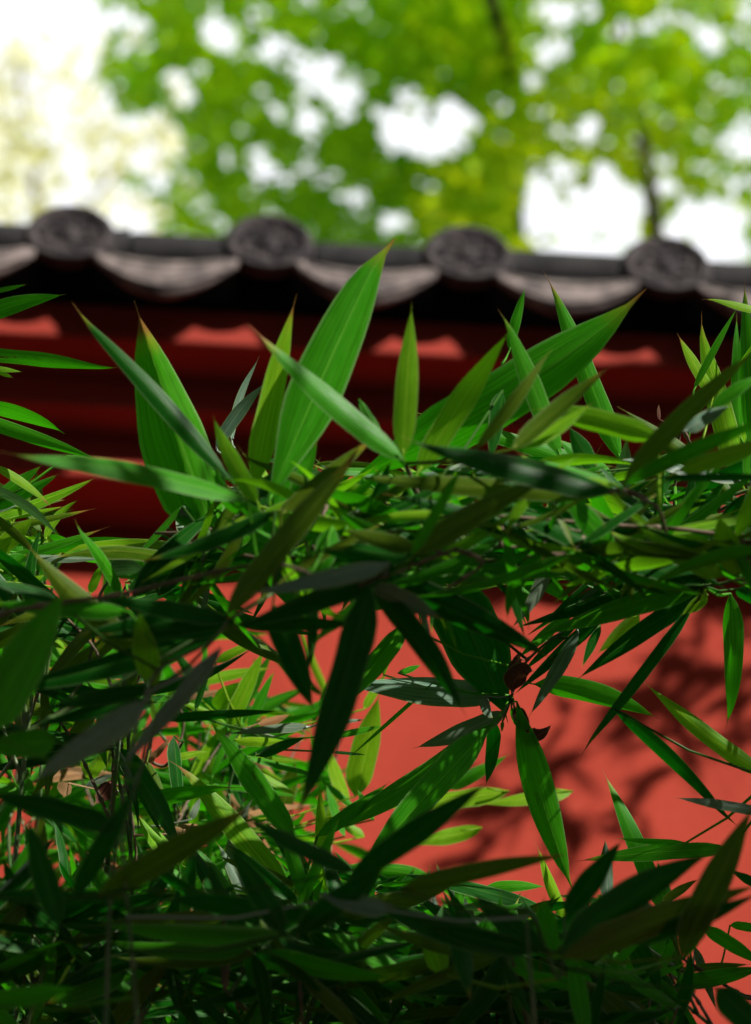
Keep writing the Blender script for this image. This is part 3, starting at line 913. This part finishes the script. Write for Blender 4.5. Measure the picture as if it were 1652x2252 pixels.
spray('bamboo with a black-spotted bright blade in sharp focus, tip pointing up left',
      'E 1290 680 200, E 1330 850 200, G 680 2250 199, G 690 2400 198',
      '''U 985 1645 298 698 192 -4 200 g t=6 sp=1 dt=0 dry=.4; E 1272 625 768 33 108 -8 198 y t=15 dry=.9; E 340 292 1046 151 78 8 198 g t=30 sp=1 dry=.7; E 790 622 1005 470 68 0 202 g; E 760 435 608 284 42 0 203 y; E 705 455 603 278 30 0 204 y; E 1392 645 1238 366 88 0 204 o; E 1432 625 1405 130 68 0 201 y sp=.6 t=0;
      E 1395 372 1712 136 62 0 193 g; E 1120 700 960 400 50 0 205 p; E 940 690 740 500 60 0 207 g; E 1040 640 600 620 60 0 208 y''')
spray('bamboo with pale grey-backed tips drooping at the left edge below the roofline',
      'C -30 60 196, C -80 120 196, G -120 1400 196, G -160 2300 196',
      '''A -60 524 122 486 22 0 190 g; A -150 660 283 537 78 18 190 g t=20 sp=.4; A -160 790 528 869 64 10 195 g t=10 sp=.9 dry=.5; A -110 1020 275 1137 62 20 193 g t=40; A -130 1065 440 1262 62 0 195 g t=10; A 300 1240 568 1350 34 10 196 g; A -40 850 96 872 22 0 196 y; A -30 860 60 900 20 0 196 y dry=1;
      C -60 -20 258 205 44 30 194 p t=40; C -60 90 190 310 40 10 194 o; P -60 260 418 605 70 30 193 y dry=1; P -100 560 345 260 110 0 200 g sp=.5; P -60 620 490 325 90 0 200 g dry=.8; P -80 690 800 350 85 -20 199 y dry=.7; P -60 660 555 545 60 24 201 p dry=.8; P -60 700 540 592 46 0 202 y dry=.7; P -60 790 765 615 60 0 203 o dry=1;
      P -40 980 278 680 150 0 195 y sp=.7 t=0; P -20 1040 870 765 70 -14 200 g dry=1; P 190 980 1320 900 100 40 201 g t=35 dry=.7; P 150 1000 880 1020 60 -10 203 p; P -40 1120 240 985 140 0 198 g t=10; P -60 1170 300 1040 90 0 200 g; P 190 1225 370 1150 60 0 203 y; P 200 860 480 900 60 0 204 y; P 735 1310 838 1060 75 0 205 y''')
spray('bamboo twig with pale silver scraps and narrow blades below the broad folded blade',
      'P 1490 600 186, P 1060 1050 187, P 820 1310 188, G 180 1500 188, G -60 1800 188, G -160 2300 186',
      '''P 1480 590 1060 1050 52 10 186 g t=30; P 880 1130 1200 1160 150 40 185 p t=30 c=.2; P 1560 830 1440 650 100 0 190 p; P 1300 1320 1652 900 110 -16 180 d t=35; P 1100 1330 1560 1040 100 0 182 d; P 1190 1330 1620 1100 150 0 196 g; P 1340 970 1160 1060 60 20 190 p; Q 150 830 20 680 110 0 192 p; Q 560 940 430 680 110 0 192 p;
      Q 940 1000 1110 880 150 0 194 p; Q 880 1180 1100 1060 110 0 193 p; Q 480 1010 50 1330 100 0 180 d t=30; Q 520 1020 620 1140 80 0 198 g; Q 720 880 900 840 70 0 200 y; Q 1040 800 1060 640 60 0 196 p''')

spray('bamboo with upright green blades crossing thin level ones before the sunlit wall, left of centre',
      'U 560 760 214, U 520 1000 214, U 450 1300 214, G 520 1900 214, G 500 2300 214',
      '''U 455 750 748 105 140 0 214 y dt=1; U 615 755 828 275 84 0 214 g; U 380 620 548 368 150 10 216 y sp=.5; U 90 395 825 258 92 8 219 y; U 335 215 730 25 78 8 214 y; U 180 610 305 235 54 0 210 d; U 60 560 110 440 120 0 210 d;
      U 1110 740 430 805 74 -10 200 p t=40; U -120 690 880 612 80 0 186 d; U 500 850 950 862 80 0 208 y; U 690 980 1090 830 84 14 196 d; U 570 995 1060 1030 60 0 210 y; U 600 985 1210 1150 56 0 206 g; U 660 1110 1010 1300 60 0 214 y;
      U 1290 820 1720 735 56 0 206 g; U 1290 705 1570 684 34 0 206 p; U 1300 948 1585 972 26 0 200 d; U 1430 1400 1240 880 110 0 222 y; U 1500 1420 1170 1140 56 0 220 g; U 880 1470 1000 1020 160 0 222 o; U 590 760 640 640 40 0 216 y;
      U 690 720 960 640 70 0 214 t; G 782 1752 834 1528 62 0 218 y dt=0; G 800 1560 850 1480 20 0 216 y; G 1120 1740 800 1770 40 6 222 y; G 1060 1820 880 1850 34 6 224 y; G 980 1730 1120 1660 30 0 220 g; G 1260 1740 1060 1770 30 0 222 y;
      U 1640 1500 1500 1250 70 0 214 g; U 1400 1640 1240 1200 70 0 216 g; U 1560 1640 1340 1500 80 0 218 y; U 560 560 700 300 60 0 222 g''')
spray('bamboo with dry tan sheaths and thin twigs showing between soft leaves, lower left',
      'T 1200 1010 208, T 1100 1160 208, T 1060 1300 208, G 300 1900 208, G 290 2300 207',
      '''T 1060 1170 1165 890 44 0 207 t; T 1200 1030 1290 920 60 0 208 t; T 1240 1000 1400 820 50 0 208 t; T 700 1220 960 1120 60 0 207 p; T 900 1200 760 1350 170 20 206 b c=.25; T 940 1220 860 1320 140 -20 207 b c=.3; T 560 1200 520 1320 120 0 208 t; T 1200 1030 1350 1300 60 0 206 o; T 1500 1600 1300 1570 70 0 207 t; T 1640 1560 1380 1600 110 0 209 t;
      T 700 1160 900 900 110 0 209 y dry=.8; T 760 1180 640 980 60 0 210 y; T 1420 820 1480 1480 110 0 204 d; T 1560 1500 1640 1320 60 0 208 p; T 1380 1000 1700 940 60 0 208 y; T 1260 700 1240 500 40 0 206 y''',
      twigs=('T 1240 800 207, T 1210 1000 208', 'T 1500 860 207, T 1350 1060 208'), stem_mat=M_TWIG)
# ---- plants that fill the thicket, grown from twigs
KEEP_OPEN = [  # gaps where the red wall shows between the blades (photo pixels: x0, y0, x1, y1)
    (1190, 1330, 1652, 1850), (770, 1440, 1190, 1900), (1000, 1840, 1640, 1960), (1180, 1330, 1540, 1500), (1520, 1900, 1700, 2300), (450, 1440, 540, 1500), (480, 1270, 550, 1330),
    (600, 1450, 660, 1510), (840, 1330, 900, 1400), (310, 1640, 390, 1690), (190, 1430, 290, 1480), (60, 1420, 130, 1470), (250, 1560, 330, 1600), (420, 1610, 490, 1650), (600, 1640, 700, 1700), (560, 1300, 620, 1350), (120, 1780, 170, 1810), (640, 1800, 700, 1840), (0, 500, 1652, 1000), (180, 1000, 420, 1200), (0, 0, 1652, 1000), (90, 1240, 230, 1330), (1010, 1300, 1110, 1420)]


def blocked(gx, gy, soft=0):
    for (x0, y0, x1, y1) in KEEP_OPEN:
        if x0 < gx < x1 and y0 < gy < y1: return True
    return False


def fill_plant(label, group, fans, size, wrel, tones, seed, depth, foot_dx=0.0, side=None):
    rng = random.Random(seed)
    fx, fy, fd = fans[0]
    base = unproj(fx, fy, depth)
    cx = sum(q[0] for q in fans) / len(fans)
    foot0 = unproj(cx + foot_dx, 2320, depth)
    foot = Vector((foot0.x + rng.uniform(-.05, .05), foot0.y + rng.uniform(0, .15), 0))
    plant = thing('bamboo_plant', label, 'bamboo', foot, group)
    top = min(fans, key=lambda q: q[1])
    yt = min(top[1] + 160, 2180)
    path = [unproj(top[0], yt, depth + top[2]), unproj((top[0] + cx) / 2 + rng.uniform(-20, 20), (yt + 2330) / 2, depth), foot0, foot]
    if side:                                        # arches over from a root outside the picture
        yb = sum(q[1] for q in fans) / len(fans)
        sx = 1860 if side > 0 else -210
        o1 = unproj(sx, yb + 160, depth)
        foot = Vector((o1.x, o1.y + .05, 0)); plant.location = foot
        path = [unproj(cx - side * 160, yb, depth)] + [unproj(cx + (sx - cx) * t, yb + 30 * math.sin(t * 5 + seed), depth) for t in (.25, .55, .8)] + [o1, o1.lerp(foot, .5), foot]
    culm_mesh(plant, path, .0010 if side else .0014, .006, M_TWIG if side else M_CULM)
    line = smooth_path(path, 5)
    for (x, y, dd) in fans:
        d = depth + dd
        tip = unproj(x, y, d)
        q = near_on(line, tip + Vector((0, 0, -.02 if side else -.10)))
        tw = [tip, tip.lerp(q, .5) + Vector((rng.uniform(-.01, .01), 0, .012)), q]
        culm_mesh(plant, tw, .0008, .0015, M_TWIG if rng.random() < .5 else M_CULM, 'twig', .03)
        n_ = rng.randint(5, 8)
        a0 = rng.uniform(0, 6.28)
        for k in range(n_):
            for tr_ in range(7):
                an = a0 + k * 6.283 / n_ + rng.uniform(-.5, .5)
                # blades lie flatter than they stand
                dx, dy = math.cos(an), math.sin(an) * (.75 if tr_ < 4 else .4)
                L = size * rng.uniform(.65, 1.35)
                b = (x + dx * 12 + rng.uniform(-14, 14), y + dy * 12 + rng.uniform(-14, 14))
                t = (b[0] + dx * L, b[1] + dy * L)
                bad = any(blocked(b[0] + (t[0] - b[0]) * s, b[1] + (t[1] - b[1]) * s) for s in (0, .3, .55, .8, .95))
                if not bad: break
            if bad: continue
            make_leaf(plant, b, t, d + rng.uniform(-.02, .02), d + rng.uniform(-.35, .35) * L / F * d, L * wrel * rng.uniform(.7, 1.35), rng.uniform(-.09, .09) * L, rng.choice(tones), tip, rng=rng,
                      tilt=rng.uniform(-62, 62), spots=.6 if rng.random() < .15 else 0)
    return plant


def scatter(rng, x0, x1, y0, y1, n, dz=.08):
    out = []
    t = 0
    while len(out) < n and t < 600:
        t += 1
        x, y = rng.uniform(x0, x1), rng.uniform(y0, y1)
        if not blocked(x, y): out.append((x, y, rng.uniform(-dz, dz)))
    return out


frng = random.Random(4)
ORD = ['leftmost', 'second from the left', 'third from the left', 'fourth from the left', 'fifth from the left', 'sixth from the left', 'seventh from the left', 'eighth from the left', 'rightmost']
BOT = 'bamboo plants massed in shade along the bottom'
for i in range(9):                                   # deep shade along the bottom, several layers
    x = 20 + i * 200
    hi = 1990 if x < 1000 else 2040
    if x > 1450: hi = 2080
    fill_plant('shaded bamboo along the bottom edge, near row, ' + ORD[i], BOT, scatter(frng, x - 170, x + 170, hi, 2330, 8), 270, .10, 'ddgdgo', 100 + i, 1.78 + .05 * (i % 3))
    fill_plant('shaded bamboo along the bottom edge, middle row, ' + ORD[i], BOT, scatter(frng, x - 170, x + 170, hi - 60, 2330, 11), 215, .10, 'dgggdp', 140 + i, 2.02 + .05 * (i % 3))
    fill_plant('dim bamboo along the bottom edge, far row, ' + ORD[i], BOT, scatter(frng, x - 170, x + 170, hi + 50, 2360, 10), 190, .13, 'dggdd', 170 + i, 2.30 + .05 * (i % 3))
LMG = 'sunlit bamboo plants behind on the left'
for i in range(9):
    x = -10 + i * 85
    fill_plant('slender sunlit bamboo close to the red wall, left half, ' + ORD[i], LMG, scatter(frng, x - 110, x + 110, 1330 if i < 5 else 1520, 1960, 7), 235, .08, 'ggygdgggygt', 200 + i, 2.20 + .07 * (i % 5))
for i in range(3):
    x = 30 + i * 150
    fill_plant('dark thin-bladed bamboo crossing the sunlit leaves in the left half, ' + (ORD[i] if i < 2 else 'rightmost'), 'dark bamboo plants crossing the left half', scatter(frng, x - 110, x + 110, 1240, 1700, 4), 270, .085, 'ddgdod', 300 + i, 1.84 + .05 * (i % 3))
fill_plant('small-leaved sunlit bamboo crowded at the left edge above the broad soft blade', None, scatter(frng, -60, 120, 1060, 1420, 10), 150, .12, 'yygo', 231, 2.08)
MD = 'bamboo plants tangled behind the horizontal twigs'
for i in range(7):
    x = 480 + i * 175
    fill_plant('bamboo with crossing narrow blades behind the tan horizontal twigs, ' + (ORD[i] if i < 6 else 'rightmost'), MD, scatter(frng, x - 130, x + 130, 1050, 1240, 8, .06), 260, .075, 'gddyogdgp', 260 + i, 1.84 + .045 * (i % 3), side=1)

for i in range(4):
    x = 640 + i * 300
    fill_plant('bamboo with long soft blades lying nearly level across the middle, ' + (ORD[i] if i < 3 else 'rightmost'), 'bamboo plants with long level blades across the middle',
               scatter(frng, x - 150, x + 150, 1110, 1250, 4, .04), 300, .075, 'dgoyg', 330 + i, 1.72, side=1)

# ---- thicket beside and above the camera, out of frame, that shades the near plants and dapples the wall
SHADE = [(1610, 1370, 75, 90), (1530, 1480, 120, 62), (1420, 1530, 80, 34), (1560, 1590, 120, 50), (1330, 1590, 110, 44), (1250, 1680, 120, 60), (1400, 1690, 120, 36), (1150, 1760, 100, 56), (1380, 1790, 110, 44), (1240, 1810, 90, 40), (1060, 1840, 70, 50), (1640, 1500, 60, 60), (1090, 1300, 60, 36)]


def wall_px(p):
    """photo pixel where the sun throws the shadow of p on the wall"""
    t = (WY - p.y) / -S2SUN.y
    q = p - S2SUN * t
    x, y, d = proj(q)
    return x, y, q


def in_frame(p, m=110):
    x, y, d = proj(p)
    return d > 0 and -m < x < 1652 + m and -m < y < 2252 + m


import numpy as np
NCM = np.array([list(r_) for r_ in CM]); NCP = np.array(CAM_POS); NS = np.array(S2SUN)


def nproj(P):
    q = (P - NCP) @ NCM
    d = -q[:, 2]
    dd = np.where(d > .05, d, .05)
    return 826 + F * q[:, 0] / dd, 1126 - F * q[:, 1] / dd, d


def keeps_sun(P, wall_x=(-480, 1700), wall_y=(380, 2300), low=1130):
    """candidates whose shadow misses what stands in the sun in the photograph: the wall, the upper blades, the plants behind on the left"""
    ok = np.ones(len(P), bool)
    t = (WY - P[:, 1]) / -NS[1]
    x, y, d = nproj(P - NS * t[:, None])
    ok &= ~((x > wall_x[0]) & (x < wall_x[1]) & (y > wall_y[0]) & (y < wall_y[1]))
    for k in range(64):
        tt = k * .12
        x, y, d = nproj(P - NS * tt)
        inx = (x > -80) & (x < 1740)
        ok &= ~(inx & (d > 1.6) & (d < 2.08) & (y > 480) & (y < low + np.where(x > 1150, 170, 0)))
        ok &= ~(inx & (d > 1.96) & (d < 2.6) & (y > 980) & (y < 1960))
        ok &= ~(inx & (x > 1100) & (d > 1.8) & (d < 2.3) & (y > 1100) & (y < 1960))
    return ok


thk = thing('bamboo_thicket', 'tall bamboo whose leafy shadow falls across the right of the red wall', 'bamboo', (1.7, 0.6, 0))
rng = random.Random(9)
nr = np.random.default_rng(9)
vs, fs, uvs = [], [], []


def blade(p, d, nrm, L, W):
    s = d.cross(nrm).normalized()
    b = len(vs)
    for t, w in ((0, .1), (.25, 1), (.6, .8), (1, .02)):
        c = p + d * L * t - Vector((0, 0, L * .15 * t * t))
        vs.extend([c - s * W / 2 * w, c + s * W / 2 * w]); uvs.extend([(t, 0), (t, 1)])
    for i in range(3):
        fs.append((b + 2 * i, b + 2 * i + 1, b + 2 * i + 3, b + 2 * i + 2))


cnt = 0
for _ in range(900):                                 # dapple: fans of blades on the way from the wall to the sun
    sx, sy, rx, ry = rng.choice(SHADE)
    a, q = rng.uniform(0, 6.28), math.sqrt(rng.random())
    gx, gy = sx + rx * q * math.cos(a), sy + ry * q * math.sin(a)
    r = ray_dir(gx, gy); P = CAM_POS + r * (WY / r.y)
    p = P + S2SUN * rng.uniform(1.8, 2.2)
    for k in range(3):
        d = Vector((rng.gauss(-.55, .6), rng.gauss(0, .3), rng.gauss(-.4, .5))).normalized()
        if in_frame(p) or in_frame(p + d * .14) or in_frame(p + d * .07 - Vector((0, 0, .02))): continue
        blade(p, d, Vector((rng.gauss(0, .5), -.8, .6)).normalized(), rng.uniform(.06, .12), rng.uniform(.010, .018))
        cnt += 1
    if cnt > 200: break
M_ = 60000                                           # shade over the near, lower plants
gx = nr.uniform(-200, 1850, M_); gy = nr.uniform(1150, 2450, M_); gd = nr.uniform(1.5, 2.4, M_)
X = np.stack([(gx - 826) / F * gd, -(gy - 1126) / F * gd, -gd], 1) @ NCM.T + NCP
X = X + NS * nr.uniform(.5, 2.4, M_)[:, None]
x, y, d = nproj(X)
ok = keeps_sun(X) & ~((x > -330) & (x < 1980) & (y > -330) & (y < 2580))
for q in X[ok][:3300]:
    p = Vector(q)
    d = Vector((rng.gauss(0, .8), rng.gauss(0, .8), rng.gauss(-.5, .4))).normalized()
    if any(in_frame(p + d * .17 * t_ - Vector((0, 0, .03 * t_)), 150) for t_ in (0, .3, .6, .8, 1)): continue
    blade(p, d, Vector((rng.gauss(0, .5), -.8, .6)).normalized(), rng.uniform(.10, .17), rng.uniform(.018, .028))
print('thicket', min(5200, ok.sum()))
fo = child_mesh('foliage', vs, fs, LM['d'], thk, uvs=uvs); fo['kind'] = 'stuff'
for k in range(7):
    bx, by = 1.35 + rng.uniform(-.35, .7), rng.uniform(-.3, 1.5)
    pts = [Vector((bx + .05 * j * rng.uniform(.2, .6) - .02 * j * j, by, .62 * j)) for j in range(7)]
    culm_mesh(thk, pts[::-1], .004, .011, M_CULM)

# unseen tree added behind the camera to block sky light, open towards the sun
sky_blocker = thing('added_sky_blocker', 'added unseen dark tree that blocks sky light from the red wall', 'tree', (-1.6, -4.2, 0))
v, f = tube([Vector((-1.6, -4.2, 0)), Vector((-1.55, -4.1, 2.5)), Vector((-1.3, -3.9, 5)), Vector((-1.0, -3.6, 8))], [.24, .2, .16, .08], 12)
child_mesh('trunk', v, f, M_BARK, sky_blocker)
for k in range(9):
    a = rng.uniform(0, 6.28); z = 3 + k * .55
    p0 = Vector((-1.45, -4.0, z)); p1 = p0 + Vector((math.cos(a) * 2.2, math.sin(a) * 2.2, 1.1))
    v, f = tube([p0, p0.lerp(p1, .5) + Vector((0, 0, .25)), p1], [.07, .045, .015], 7)
    child_mesh('limb', v, f, M_BARK, sky_blocker)
vs, fs = [], []
M_ = 60000
az = np.radians(nr.uniform(-120, 120, M_)); se = nr.uniform(0, .985, M_); ce = np.sqrt(1 - se * se)
rad = nr.uniform(4.0, 7.5, M_)
X = np.stack([np.sin(az) * ce * rad, 2.2 - np.cos(az) * ce * rad, 2.4 + se * rad], 1)
x, y, d = nproj(X)
ok = keeps_sun(X, (-800, 1950), (250, 2450)) & ~((d > 0) & (x > -520) & (x < 2170) & (y > -520)) & (X[:, 1] < WY - .6) & (X[:, 2] > .3)
for q in X[ok][:SKY_BLOCKER_N]:
    leaf_quad(vs, fs, Vector(q), rng.uniform(.16, .26), rng)
print('evergreen', ok.sum())
c = child_mesh('crown', vs, fs, M_SKY_BLOCKER, sky_blocker, smooth=False); c['kind'] = 'stuff'
print('leaves', LEAF_N[0])
